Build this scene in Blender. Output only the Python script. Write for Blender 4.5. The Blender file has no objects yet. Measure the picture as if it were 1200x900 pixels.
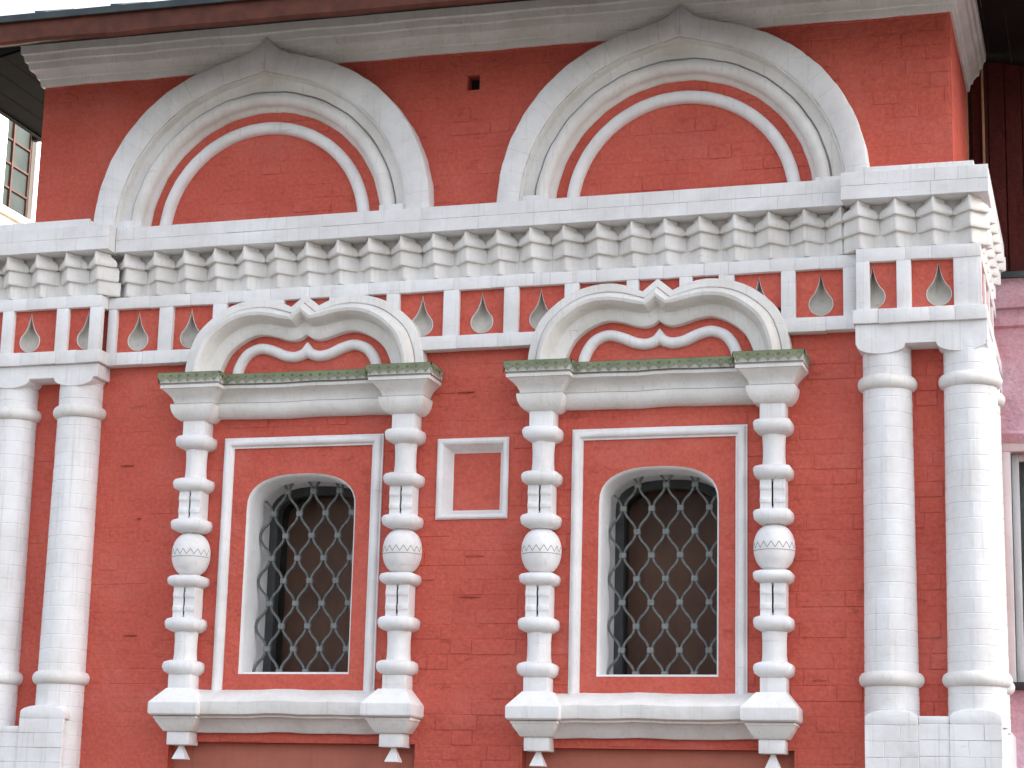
import bpy, bmesh, math, random
from mathutils import Vector, Matrix, noise

R_ = math.radians
random.seed(7)
scene = bpy.context.scene
col = scene.collection

# ------------------------------------------------------------------ camera
YAW, PITCH, ROLL, FPX = R_(16.26), R_(12.5), R_(1.4386), 2463.0
DIST = FPX * .0053
CAM = Vector((3.6, -DIST, 1.6))
_f = Vector((-math.sin(YAW) * math.cos(PITCH), math.cos(YAW) * math.cos(PITCH), math.sin(PITCH)))
_r = Vector((math.cos(YAW), math.sin(YAW), 0))
_u = _r.cross(_f)
RIGHT = _r * math.cos(ROLL) + _u * math.sin(ROLL)
UP = -_r * math.sin(ROLL) + _u * math.cos(ROLL)
cam_data = bpy.data.cameras.new('camera')
cam = bpy.data.objects.new('camera', cam_data)
col.objects.link(cam)
m = Matrix((RIGHT, UP, -_f)).transposed().to_4x4()
m.translation = CAM
cam.matrix_world = m
cam_data.sensor_width = 36
cam_data.lens = FPX / 1200 * 36
cam_data.clip_end = 2000
scene.camera = cam

# ------------------------------------------------------------------ sky, sun, exposure
SUN_EL, SUN_AZ = R_(38), R_(104)          # azimuth from the facade's outward normal towards the right: the front is in open shade
world = bpy.data.worlds.new('World')
scene.world = world
world.use_nodes = True
wn = world.node_tree
sky = wn.nodes.new('ShaderNodeTexSky')
sky.sky_type = 'NISHITA'
sky.sun_disc = False
sky.sun_elevation = SUN_EL
sky.sun_rotation = math.pi - SUN_AZ
sky.air_density = 1.0
sky.dust_density = 4.0
sky.ozone_density = 1.0
hs = wn.nodes.new('ShaderNodeHueSaturation')
hs.inputs['Saturation'].default_value = .42
bg = wn.nodes['Background']
bg.inputs['Strength'].default_value = .12
wn.links.new(sky.outputs[0], hs.inputs['Color'])
wn.links.new(hs.outputs[0], bg.inputs['Color'])
sl = bpy.data.lights.new('sun', 'SUN')
sl.energy = 2.5
sl.angle = R_(.6)
sl.color = (1, .965, .92)
sun = bpy.data.objects.new('sun', sl)
col.objects.link(sun)
sdir = Vector((math.sin(SUN_AZ) * math.cos(SUN_EL), -math.cos(SUN_AZ) * math.cos(SUN_EL), math.sin(SUN_EL)))
sun.rotation_euler = sdir.to_track_quat('Z', 'Y').to_euler()
scene.view_settings.view_transform = 'Standard'
scene.view_settings.look = 'None'
scene.view_settings.exposure = 2.13
scene.view_settings.gamma = 1
scene.view_settings.use_curve_mapping = False

# ------------------------------------------------------------------ measuring helpers
def ray(px, py):
    return (px - 600) * RIGHT - (py - 450) * UP + FPX * _f
def at(px, py, d=0.):
    v = ray(px, py); p = CAM + v * ((DIST - d) / v.y)
    return p.x, p.z
def atx(px, py, X):
    v = ray(px, py); p = CAM + v * ((X - CAM.x) / v.x)
    return p.y, p.z

# ------------------------------------------------------------------ materials
def nodes(name, rough=.8):
    mt = bpy.data.materials.new(name); mt.use_nodes = True
    nt = mt.node_tree; b = nt.nodes['Principled BSDF']
    b.inputs['Roughness'].default_value = rough
    b.inputs['Specular IOR Level'].default_value = .25
    return mt, nt, b
def nz(nt, vec, scale, detail=4, rough=.55):
    n = nt.nodes.new('ShaderNodeTexNoise'); n.inputs['Scale'].default_value = scale
    n.inputs['Detail'].default_value = detail; n.inputs['Roughness'].default_value = rough
    nt.links.new(vec, n.inputs['Vector']); return n.outputs['Fac']
def ramp(nt, fac, stops):
    r = nt.nodes.new('ShaderNodeValToRGB'); e = r.color_ramp.elements
    while len(e) < len(stops): e.new(.5)
    for i, (p, c) in enumerate(stops):
        e[i].position = p; e[i].color = (*c, 1) if len(c) == 3 else c
    nt.links.new(fac, r.inputs['Fac']); return r.outputs['Color']
def mix(nt, fac, a, b, mode='MIX'):
    n = nt.nodes.new('ShaderNodeMix'); n.data_type = 'RGBA'; n.blend_type = mode
    for s, v in ((0, fac), (6, a), (7, b)):
        if hasattr(v, 'type') and hasattr(v, 'is_linked'): nt.links.new(v, n.inputs[s])
        elif s == 0: n.inputs[0].default_value = v
        else: n.inputs[s].default_value = (*v, 1)
    return n.outputs[2]
def pos(nt, sc=(1, 1, 1)):
    g = nt.nodes.new('ShaderNodeNewGeometry'); mp = nt.nodes.new('ShaderNodeMapping')
    mp.inputs['Scale'].default_value = sc
    nt.links.new(g.outputs['Position'], mp.inputs['Vector']); return mp.outputs['Vector']
def bump(nt, b, fac, strength, dist, prev=None):
    n = nt.nodes.new('ShaderNodeBump'); n.inputs['Strength'].default_value = strength
    n.inputs['Distance'].default_value = dist
    nt.links.new(fac, n.inputs['Height'])
    if prev is not None: nt.links.new(prev, n.inputs['Normal'])
    nt.links.new(n.outputs[0], b.inputs['Normal']); return n.outputs[0]

def red_paint(name, c0, c1, c2):
    mt, nt, b = nodes(name, .82)
    p = pos(nt)
    c = ramp(nt, nz(nt, p, 1.3, 5), [(.3, c0), (.55, c1), (.75, c2)])
    fine = ramp(nt, nz(nt, p, 38, 3), [(.32, (.86, .86, .86)), (.68, (1.08, 1.08, 1.08))])
    c = mix(nt, 1., c, fine, 'MULTIPLY')
    st = ramp(nt, nz(nt, pos(nt, (9, 9, 22)), 1., 5, .7), [(.68, (0, 0, 0)), (.80, (1, 1, 1))])
    stf = nt.nodes.new('ShaderNodeMath'); stf.operation = 'MULTIPLY'; stf.inputs[1].default_value = .45
    nt.links.new(st, stf.inputs[0])
    c = mix(nt, stf.outputs[0], c, (.20, .045, .04))
    vx = nt.nodes.new('ShaderNodeTexNoise'); vx.inputs['Scale'].default_value = 1.; vx.inputs['Detail'].default_value = 5; vx.inputs['Roughness'].default_value = .7
    nt.links.new(pos(nt, (7, 7, 17)), vx.inputs['Vector'])
    area = ramp(nt, nz(nt, pos(nt, (.8, .8, .8)), 1., 2), [(.42, (0, 0, 0)), (.58, (1, 1, 1))])
    pit = ramp(nt, vx.outputs['Fac'], [(.56, (0, 0, 0)), (.66, (1, 1, 1))])
    pm_ = mix(nt, 1., pit, area, 'MULTIPLY')
    pf = nt.nodes.new('ShaderNodeMath'); pf.operation = 'MULTIPLY'; pf.inputs[1].default_value = .55
    nt.links.new(pm_, pf.inputs[0])
    c = mix(nt, pf.outputs[0], c, tuple(v * .5 for v in c0))
    pk = ramp(nt, nz(nt, pos(nt, (2.2, 2.2, 3.)), 1., 5, .6), [(.50, (0, 0, 0)), (.72, (1, 1, 1))])
    pkf = nt.nodes.new('ShaderNodeMath'); pkf.operation = 'MULTIPLY'; pkf.inputs[1].default_value = .30
    nt.links.new(pk, pkf.inputs[0])
    c = mix(nt, pkf.outputs[0], c, tuple(min(1, v * k) for v, k in zip(c2, (.98, 1.45, 1.75))))
    nt.links.new(c, b.inputs['Base Color'])
    n0 = bump(nt, b, nz(nt, p, 6, 4, .6), .7, .04)
    n1 = bump(nt, b, nz(nt, p, 18, 4), .5, .009, n0)
    bump(nt, b, nz(nt, p, 120, 3), .35, .003, n1)
    return mt
RED = red_paint('red_paint', (.50, .092, .064), (.56, .110, .076), (.60, .132, .092))
PINK = red_paint('pink_plaster', (.63, .385, .445), (.66, .41, .47), (.69, .44, .50))
CHIP = red_paint('worn_red', (.30, .058, .044), (.38, .072, .053), (.44, .09, .065))
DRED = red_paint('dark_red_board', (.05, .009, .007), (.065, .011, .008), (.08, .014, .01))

def white_paint(name, base, dirt, amount=.5):
    mt, nt, b = nodes(name, .7)
    p = pos(nt)
    d1 = ramp(nt, nz(nt, p, 3.1, 6, .65), [(.38, (0, 0, 0)), (.70, (1, 1, 1))])
    f = nt.nodes.new('ShaderNodeMath'); f.operation = 'MULTIPLY'; f.inputs[1].default_value = amount
    nt.links.new(d1, f.inputs[0])
    c = mix(nt, f.outputs[0], base, dirt)
    s = ramp(nt, nz(nt, pos(nt, (46, 46, 1.6)), 1, 4, .6), [(.56, (0, 0, 0)), (.74, (1, 1, 1))])
    f2 = nt.nodes.new('ShaderNodeMath'); f2.operation = 'MULTIPLY'; f2.inputs[1].default_value = amount * .55
    nt.links.new(s, f2.inputs[0])
    c = mix(nt, f2.outputs[0], c, tuple(x * .72 for x in dirt))
    s3 = ramp(nt, nz(nt, pos(nt, (5, 5, 60)), 1, 3, .6), [(.66, (0, 0, 0)), (.74, (1, 1, 1))])
    f3 = nt.nodes.new('ShaderNodeMath'); f3.operation = 'MULTIPLY'; f3.inputs[1].default_value = amount * .5
    nt.links.new(s3, f3.inputs[0])
    c = mix(nt, f3.outputs[0], c, tuple(x * .6 for x in dirt))
    nt.links.new(c, b.inputs['Base Color'])
    n1 = bump(nt, b, nz(nt, p, 14, 4), .45, .008)
    bump(nt, b, nz(nt, p, 110, 3), .3, .002, n1)
    return mt
WHITE = white_paint('white_limewash', (.82, .81, .81), (.60, .565, .54), .62)
WHITE2 = white_paint('aged_limewash', (.80, .78, .755), (.55, .51, .46), .62)
CREAM = white_paint('cream_plaster', (.82, .79, .66), (.74, .70, .56), .3)
STONE = white_paint('grey_plaster', (.56, .53, .48), (.30, .275, .235), .75)
DUSTBROWN = white_paint('dusty_plaster', (.46, .15, .105), (.34, .11, .08), .6)

def plain(name, c, rough=.6, var=.15, scale=20, metal=0.):
    mt, nt, b = nodes(name, rough)
    p = pos(nt)
    cc = ramp(nt, nz(nt, p, scale, 4), [(.3, tuple(x * (1 - var) for x in c)), (.7, tuple(min(1, x * (1 + var)) for x in c))])
    nt.links.new(cc, b.inputs['Base Color']); b.inputs['Metallic'].default_value = metal
    bump(nt, b, nz(nt, p, 60, 3), .2, .003)
    return mt
GREEN = plain('green_tin', (.175, .205, .115), .6, .2, 9)
DARK = plain('dark_slit', (.015, .013, .012), .9)
IRON = plain('grey_iron', (.13, .135, .13), .6, .3, 40)
IRONL = plain('pale_iron', (.19, .20, .195), .55, .2, 40)
EAVE = plain('brown_eave_paint', (.10, .030, .018), .6, .3, 9)
TIN = plain('roof_tin', (.045, .055, .06), .5, .3, 6)
SOFFIT = plain('shade_black_board', (.006, .005, .0045), .9, .4, 7)  # near-black base holds the deep eave shade of dark brown boards
WOOD = plain('blue_grey_frame', (.06, .064, .064), .7, .2, 12)
BROWNWOOD = plain('brown_sash', (.09, .045, .035), .6, .3, 12)
CURTAIN = plain('brown_curtain', (.21, .095, .068), .95, .25, 3)
ROOMCLOTH = plain('grey_curtain', (.30, .33, .33), .95, .2, 5)
DIMGLASS = plain('old_pane', (.035, .045, .04), .5, .3, 3)
DIMCLOTH = plain('dim_curtain', (.05, .055, .05), .95, .3, 3)
PAVE = plain('pavement_stone', (.08, .075, .07), .9, .2, 2)
LINE = plain('pencil_groove', (.30, .29, .28), .9)
JOINT = plain('mortar_line', (.52, .50, .48), .9)
BEIGE = plain('beige_trim', (.36, .24, .14), .8)

def glass_mat(name, tint=(.9, .92, .9)):
    mt = bpy.data.materials.new(name); mt.use_nodes = True; nt = mt.node_tree
    out = nt.nodes['Material Output']; nt.nodes.remove(nt.nodes['Principled BSDF'])
    t = nt.nodes.new('ShaderNodeBsdfTransparent'); t.inputs[0].default_value = (*tint, 1)
    g = nt.nodes.new('ShaderNodeBsdfGlossy'); g.inputs['Roughness'].default_value = .35
    fr = nt.nodes.new('ShaderNodeFresnel'); fr.inputs[0].default_value = 1.2
    bn = nt.nodes.new('ShaderNodeBump'); bn.inputs['Strength'].default_value = .06
    nt.links.new(nz(nt, pos(nt), 3., 2), bn.inputs['Height'])
    nt.links.new(bn.outputs[0], g.inputs['Normal'])
    x = nt.nodes.new('ShaderNodeMixShader')
    nt.links.new(fr.outputs[0], x.inputs[0]); nt.links.new(t.outputs[0], x.inputs[1]); nt.links.new(g.outputs[0], x.inputs[2])
    nt.links.new(x.outputs[0], out.inputs[0]); return mt
GLASS = glass_mat('window_glass')

# ------------------------------------------------------------------ mesh helpers
def data(name, verts, faces, mat, smooth=True, angle=38, bevel=0, seg=2, fix=True):
    me = bpy.data.meshes.new(name)
    bm = bmesh.new()
    vs = [bm.verts.new(v) for v in verts]
    for f in faces:
        try: bm.faces.new([vs[i] for i in f])
        except ValueError: pass
    if fix:
        bmesh.ops.remove_doubles(bm, verts=bm.verts, dist=1e-5)
        bmesh.ops.recalc_face_normals(bm, faces=bm.faces)
    if bevel:
        es = [e for e in bm.edges if len(e.link_faces) == 2 and e.calc_face_angle(0) > .5]
        bmesh.ops.bevel(bm, geom=es, offset=bevel, segments=seg, profile=.5, affect='EDGES', clamp_overlap=True)
    bm.to_mesh(me); bm.free()
    me.materials.append(mat)
    if smooth:
        me.shade_smooth(); me.set_sharp_from_angle(angle=R_(angle))
    return me
def obj(name, me, parent=None, loc=None, rot=None, label=None):
    o = bpy.data.objects.new(name, me); col.objects.link(o)
    if parent is not None: o.parent = parent
    if loc: o.location = loc
    if rot: o.rotation_euler = rot
    if label: o['label'] = label
    return o
def empty(name, loc, label, cat, group=None):
    o = bpy.data.objects.new(name, None); col.objects.link(o); o.location = loc
    o.empty_display_size = .2
    o['label'] = label; o['category'] = cat
    if group: o['group'] = group
    return o
class MB:
    def __init__(s): s.v = []; s.f = []
    def add(s, v, f):
        n = len(s.v); s.v += [tuple(x) for x in v]; s.f += [tuple(i + n for i in q) for q in f]; return s
    def box(s, x0, x1, y0, y1, z0, z1):
        v = [(x, y, z) for x in (x0, x1) for y in (y0, y1) for z in (z0, z1)]
        return s.add(v, [(0, 1, 3, 2), (4, 6, 7, 5), (0, 4, 5, 1), (2, 3, 7, 6), (0, 2, 6, 4), (1, 5, 7, 3)])
    def grid(s, rows, closed=False, caps=False):
        n = len(rows[0]); v = [p for r in rows for p in r]; f = []
        for i in range(len(rows) - 1):
            for j in range(n if closed else n - 1):
                k = (j + 1) % n
                f.append((i * n + j, i * n + k, (i + 1) * n + k, (i + 1) * n + j))
        if caps:
            f.append(tuple(range(n))); f.append(tuple((len(rows) - 1) * n + j for j in range(n)))
        return s.add(v, f)
    def prism(s, poly, y0, y1):          # outline in XZ, between y0 and y1
        n = len(poly)
        v = [(x, y0, z) for x, z in poly] + [(x, y1, z) for x, z in poly]
        return s.add(v, [tuple(range(n)), tuple(range(n, 2 * n))] + [(i, (i + 1) % n, n + (i + 1) % n, n + i) for i in range(n)])
    def data(s, name, mat, **k): return data(name, s.v, s.f, mat, **k)
def wob(x, seed, amp=.0025):
    return amp * (math.sin(x * 7.3 + seed * 1.7) + .6 * math.sin(x * 17.1 + seed * 3.1) + .4 * math.sin(x * 41 + seed))
def run(prof, x0, x1, seed=0, amp=.0025, step=.12):
    """a moulding of profile [(z, d)] run along X, slightly uneven, ends capped"""
    n = max(2, int(abs(x1 - x0) / step) + 1); rows = []
    for i in range(n + 1):
        x = x0 + (x1 - x0) * i / n
        w, h = wob(x, seed, amp), wob(x, seed + 5, amp)
        rows.append([(x, -d - w * (d > .001), z + h) for z, d in prof])
    return MB().grid(rows, closed=True, caps=True)
def block(cx, prof, back=.03, cy=0.):
    """three sided moulded block: prof [(z, half_width, d)] bottom to top"""
    rows = [[(cx - w, back, z), (cx - w, -d, z), (cx + w, -d, z), (cx + w, back, z)] for z, w, d in prof]
    return MB().grid(rows, closed=True, caps=True)
def sweep(path, prof, seed=0, amp=0., closed_ends=True):
    """profile [(u, d)] swept along a path in XZ with mitred joints"""
    rows = []
    for i, p in enumerate(path):
        a = path[max(i - 1, 0)]; b = path[min(i + 1, len(path) - 1)]
        t0 = Vector((p[0] - a[0], p[1] - a[1])); t1 = Vector((b[0] - p[0], b[1] - p[1]))
        if t0.length < 1e-6: t0 = t1
        if t1.length < 1e-6: t1 = t0
        t0.normalize(); t1.normalize()
        n0 = Vector((-t0.y, t0.x)); n1 = Vector((-t1.y, t1.x)); n = n0 + n1
        if n.length < 1e-3: n = n0
        n.normalize(); k = 1 / max(.45, n.dot(n0))
        w = wob(p[0] + p[1], seed, amp)
        rows.append([(p[0] + n.x * u * k, -d - w * (d > .001), p[1] + n.y * u * k) for u, d in prof])
    return MB().grid(rows, closed=True, caps=closed_ends)
def smoothed(pts, n=6):
    out = []
    for i in range(len(pts) - 1):
        p0 = pts[max(i - 1, 0)]; p1 = pts[i]; p2 = pts[i + 1]; p3 = pts[min(i + 2, len(pts) - 1)]
        for k in range(n):
            t = k / n
            out.append(tuple(.5 * ((2 * p1[j]) + (-p0[j] + p2[j]) * t + (2 * p0[j] - 5 * p1[j] + 4 * p2[j] - p3[j]) * t * t + (-p0[j] + 3 * p1[j] - 3 * p2[j] + p3[j]) * t ** 3) for j in (0, 1)))
    out.append(pts[-1]); return out
def resample(pts, n):
    L = [0]
    for a, b in zip(pts, pts[1:]): L.append(L[-1] + math.hypot(b[0] - a[0], b[1] - a[1]))
    out = []; j = 0
    for i in range(n + 1):
        s = L[-1] * i / n
        while j < len(pts) - 2 and L[j + 1] < s: j += 1
        t = (s - L[j]) / max(1e-9, L[j + 1] - L[j]); t = min(1, max(0, t))
        out.append((pts[j][0] + (pts[j + 1][0] - pts[j][0]) * t, pts[j][1] + (pts[j + 1][1] - pts[j][1]) * t))
    return out
def loft2(outer, inner, prof):
    """surface between two outlines: prof [(t 0 outer..1 inner, d)]"""
    rows = []
    for o, i in zip(outer, inner):
        rows.append([(o[0] + (i[0] - o[0]) * t, -d, o[1] + (i[1] - o[1]) * t) for t, d in prof])
    return MB().grid(rows, closed=True, caps=True)
def plate_with_hole(x0, x1, z0, z1, holes, y, mat, name):
    me = bpy.data.meshes.new(name); bm = bmesh.new()
    def loop(pts):
        vs = [bm.verts.new((x, y, z)) for x, z in pts]
        for i in range(len(vs)): bm.edges.new((vs[i], vs[(i + 1) % len(vs)]))
    loop([(x0, z0), (x1, z0), (x1, z1), (x0, z1)])
    for h in holes: loop(h)
    bmesh.ops.triangle_fill(bm, edges=bm.edges[:], use_beauty=True, use_dissolve=False)
    bmesh.ops.recalc_face_normals(bm, faces=bm.faces)
    if bm.faces and sum(f.normal.y for f in bm.faces) > 0: bmesh.ops.reverse_faces(bm, faces=bm.faces)
    bm.to_mesh(me); bm.free(); me.materials.append(mat); return me

def brick_mesh(w, h, proud, mat, seed, back=.012, cham=.006, name='brick', jit=.0016):
    """a hand made brick face, w x h, centred, front at -proud"""
    rnd = random.Random(seed); nx, nz_ = max(2, round(w / .07)), 2
    rows = []
    def pt(i, j, inset, y, e):
        x = -w / 2 + inset + (w - 2 * inset) * i / nx; z = -h / 2 + inset + (h - 2 * inset) * j / nz_
        return (x + rnd.uniform(-e, e), y + rnd.uniform(-e, e), z + rnd.uniform(-e, e))
    v = []; f = []
    front = [[pt(i, j, cham, -proud, jit) for i in range(nx + 1)] for j in range(nz_ + 1)]
    for r in front: v += r
    n = nx + 1
    for j in range(nz_):
        for i in range(nx): f.append((j * n + i, j * n + i + 1, (j + 1) * n + i + 1, (j + 1) * n + i))
    per = [(i, 0) for i in range(nx)] + [(nx, j) for j in range(nz_)] + [(i, nz_) for i in range(nx, 0, -1)] + [(0, j) for j in range(nz_, 0, -1)]
    base = len(v)
    for i, j in per: v.append(pt(i, j, 0, -proud + cham * .75, jit * .5))
    for i, j in per: v.append((-w / 2 + w * i / nx, back, -h / 2 + h * j / nz_))
    k = len(per)
    for q in range(k):
        q2 = (q + 1) % k
        a = per[q][1] * n + per[q][0]; b = per[q2][1] * n + per[q2][0]
        f.append((a, b, base + q2, base + q)); f.append((base + q, base + q2, base + k + q2, base + k + q))
    return data(name, v, f, mat, angle=24)
_bc = {}
def brick(w, h, proud, mat, parent, loc, name='brick', back=.012, rot=None, cham=.006, jit=.0016):
    """brick object sharing a mesh with those of about the same size"""
    qw, qh = round(w / .01) * .01, round(h / .005) * .005
    k = (round(qw, 3), round(qh, 3), round(proud, 4), mat.name, random.randrange(3), back)
    if k not in _bc: _bc[k] = brick_mesh(max(qw, .01), max(qh, .01), proud, mat, hash(k[:3]) + k[4], back, cham, jit=jit)
    o = obj(name, _bc[k], parent, loc, rot)
    o.scale = (w / max(qw, .01), 1, h / max(qh, .01)); return o

def subtract(rects, cut):
    out = []
    for a0, a1, b0, b1 in rects:
        c0, c1, e0, e1 = cut
        if c1 <= a0 or c0 >= a1 or e1 <= b0 or e0 >= b1: out.append((a0, a1, b0, b1)); continue
        if c0 > a0: out.append((a0, c0, b0, b1))
        if c1 < a1: out.append((c1, a1, b0, b1))
        m0, m1 = max(a0, c0), min(a1, c1)
        if e0 > b0: out.append((m0, m1, b0, e0))
        if e1 < b1: out.append((m0, m1, e1, b1))
    return out
def wall_mesh(x0, x1, z0, z1, holes, thick, name, mat):
    """wall front at y=0 with rectangular holes (x0,x1,z0,z1,depth or None for through)"""
    xs = sorted({x0, x1, *[h[0] for h in holes], *[h[1] for h in holes]}); zs = sorted({z0, z1, *[h[2] for h in holes], *[h[3] for h in holes]})
    mb = MB()
    for a, b in zip(xs, xs[1:]):
        for c, e in zip(zs, zs[1:]):
            cx, cz = (a + b) / 2, (c + e) / 2
            if any(h[0] < cx < h[1] and h[2] < cz < h[3] for h in holes): continue
            mb.add([(a, 0, c), (b, 0, c), (b, 0, e), (a, 0, e)], [(0, 1, 2, 3)])
    for h in holes:
        a, b, c, e, dp = h; y = dp or thick
        mb.add([(a, 0, c), (b, 0, c), (b, 0, e), (a, 0, e), (a, y, c), (b, y, c), (b, y, e), (a, y, e)], [(0, 1, 5, 4), (1, 2, 6, 5), (2, 3, 7, 6), (3, 0, 4, 7)] + ([(4, 5, 6, 7)] if dp else []))
    y = thick
    mb.add([(x0, 0, z0), (x1, 0, z0), (x1, 0, z1), (x0, 0, z1), (x0, y, z0), (x1, y, z0), (x1, y, z1), (x0, y, z1)], [(0, 1, 5, 4), (1, 2, 6, 5), (2, 3, 7, 6), (3, 0, 4, 7)])
    return mb.data(name, mat, smooth=False)

# ------------------------------------------------------------------ ground
g = obj('pavement', MB().add([(-400, -400, 0), (400, -400, 0), (400, 400, 0), (-400, 400, 0)], [(0, 1, 2, 3)]).data('pavement', PAVE, smooth=False))
g['kind'] = 'structure'

# ------------------------------------------------------------------ the red building
XL, XR = -3.832, 2.69               # corners of the attic storey
XLL = -4.9                          # the lower storey runs on to the left
RET = 1.47                          # length of the right return
house = empty('red_building', (0, 0, 0), 'red painted brick building with white carved window surrounds, columns and blind arches', 'building')
WCX = (-1.665, .792); WDZ = (.014, 0.)
OPW, OPZ0, OPZS, OPZT = .392, 2.688, 3.80, 4.035   # opening half width, foot, springing, crown
FRX, FRT, FRB = .575, 4.29, 2.56                   # moulded frame outside
SQ = (-.708, -.215, 3.714, 4.256)
VENT = (-.582, -.493, 6.70, 6.81)

holes = []
for c, dz in zip(WCX, WDZ):
    holes.append((c - OPW - .01, c + OPW + .01, OPZ0 - .005 + dz, OPZT + .01 + dz, None))
    holes.append((c - .87, c + .865, 1.2, 2.238 + dz, .09))
holes.append((SQ[0] + .03, SQ[1] - .03, SQ[2] + .03, SQ[3] - .03, .085))
for a0, a1 in ((-3.09, WCX[0] - .52), (WCX[0] + .52, WCX[1] - .56), (WCX[1] + .50, 2.02)): holes.append((a0, a1, 4.955, 5.285, .13))
wall = obj('wall', wall_mesh(XLL, XR, 0, 5.70, holes, .7, 'wall', RED), house)
attic = obj('attic_wall', wall_mesh(XL, XR, 5.70, 7.44, [(*VENT, .25)], .7, 'attic_wall', RED), house)
mb = MB().box(XR - .35, XR - .003, .69, RET + .05, 0, 7.27)
obj('return_wall', mb.data('return_wall', RED, smooth=False), house)
obj('vent_shade', MB().box(VENT[0] - .0, VENT[1] + .0, .10, .24, VENT[2], VENT[3]).data('vent_shade', DARK, smooth=False), attic)  # near-black block stands in for the shade inside the vent hole
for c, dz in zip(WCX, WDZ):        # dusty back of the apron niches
    obj('apron_panel', MB().box(c - .868, c + .863, .072, .088, 1.202, 2.236 + dz).data('apron_panel', DUSTBROWN, smooth=False), wall)

# bricks of the two walls
H = .0965
def lay(parent, x0, x1, z0, z1, cuts, hide, seed, limit=300):
    rnd = random.Random(seed); n = 0; row = 0; z = z0; rest = MB()
    while z < z1 - .03:
        x = x0 - rnd.uniform(0, .12) - (row % 2) * .15
        k = row
        while x < x1:
            w = .292 if k % 2 else .148; k += 1
            w += rnd.uniform(-.012, .012)
            a0, a1 = max(x, x0), min(x + w, x1); x += w
            if a1 - a0 < .03: continue
            rects = [(a0, a1, z, min(z + H, z1))]
            for c in cuts: rects = subtract(rects, c)
            for r in rects:
                if r[1] - r[0] < .035 or r[3] - r[2] < .03: continue
                if any(h[0] <= r[0] and r[1] <= h[1] and h[2] <= r[2] and r[3] <= h[3] for h in hide): continue
                soft = .45 if r[0] < -2.3 else 1.
                g_ = .0016 if soft < 1 else .0024
                pr = (.0010 + rnd.random() ** 3 * .0062) * soft; jz = rnd.uniform(-.0035, .0035); g_ *= rnd.uniform(.5, 2.2)
                b = brick(r[1] - r[0] - g_, r[3] - r[2] - g_, .005, RED, parent, ((r[0] + r[1]) / 2, .005 - pr, (r[2] + r[3]) / 2 + jz), cham=.004, jit=.0006,
                          rot=(rnd.uniform(-.016, .010) * soft, rnd.uniform(-.006, .006), rnd.uniform(-.004, .004) * soft))
                n += 1
        z += H; row += 1
    return n
cuts, hide = [], []
for c, dz in zip(WCX, WDZ):
    cuts.append((c - FRX, c + FRX, FRB, FRT + dz))
    cuts.append((c - .885, c + .88, 0, 2.24 + dz))
    hide += [(c - .92, c + .92, 4.42, 4.66), (c - .92, c + .92, 2.32, 2.57), (c - .70, c + .70, 4.66, 4.95), (c - .62, c + .62, 4.6, 5.1)]
    for s in (-1, 1): hide.append((c + s * .755 - .085, c + s * .755 + .085, 2.2, 4.6))
cuts.append((SQ[0] - .005, SQ[1] + .005, SQ[2] - .005, SQ[3] + .005))
hide += [(-9, -3.62, 0, 9), (2.62, 9, 0, 9), (2.12, 2.42, 0, 9), (-3.5, -3.2, 0, 9)]
nb = lay(wall, -3.72, 2.68, 1.96, 4.86, cuts, hide, 3)
for px, py, w, h in ((150, 546, .09, .014), (163, 608, .035, .014), (152, 745, .10, .010), (556, 652, .12, .012), (548, 700, .14, .010), (960, 798, .09, .012), (545, 460, .13, .010)):
    x, z = at(px, py); rnd = random.Random(px); n = 11
    pts = [(x + w * rnd.uniform(.3, .55) * math.cos(2 * math.pi * k / n), z + h * rnd.uniform(.3, .6) * math.sin(2 * math.pi * k / n)) for k in range(n)]
    rows = [[(x + (a - x) * q, y, z + (b - z) * q) for a, b in pts] for q, y in ((1.25, -.0035), (1., -.0085), (.85, -.0075), (.5, -.0035), (.1, -.003))]
    obj('chip', MB().grid(rows, closed=True, caps=True).data('chip', CHIP, angle=80), wall)
ARC = (-2.043, .932); AZ = 5.78
cuts2 = [(VENT[0] - .003, VENT[1] + .003, VENT[2] - .003, VENT[3] + .003)]
hide2 = [(-9, 9, 7.0, 9)]
for a in ARC: hide2 += [(a - 1.2, a - .99, 5.7, 6.2), (a + .99, a + 1.2, 5.7, 6.2), (a - .55, a + .55, 6.75, 7.0), (a - .9, a - .8, 5.7, 6.0), (a + .8, a + .9, 5.7, 6.0)]
nb2 = lay(attic, XL + .01, XR - .01, 5.80, 7.02, cuts2, hide2, 5)
print('bricks', nb, nb2)

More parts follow.
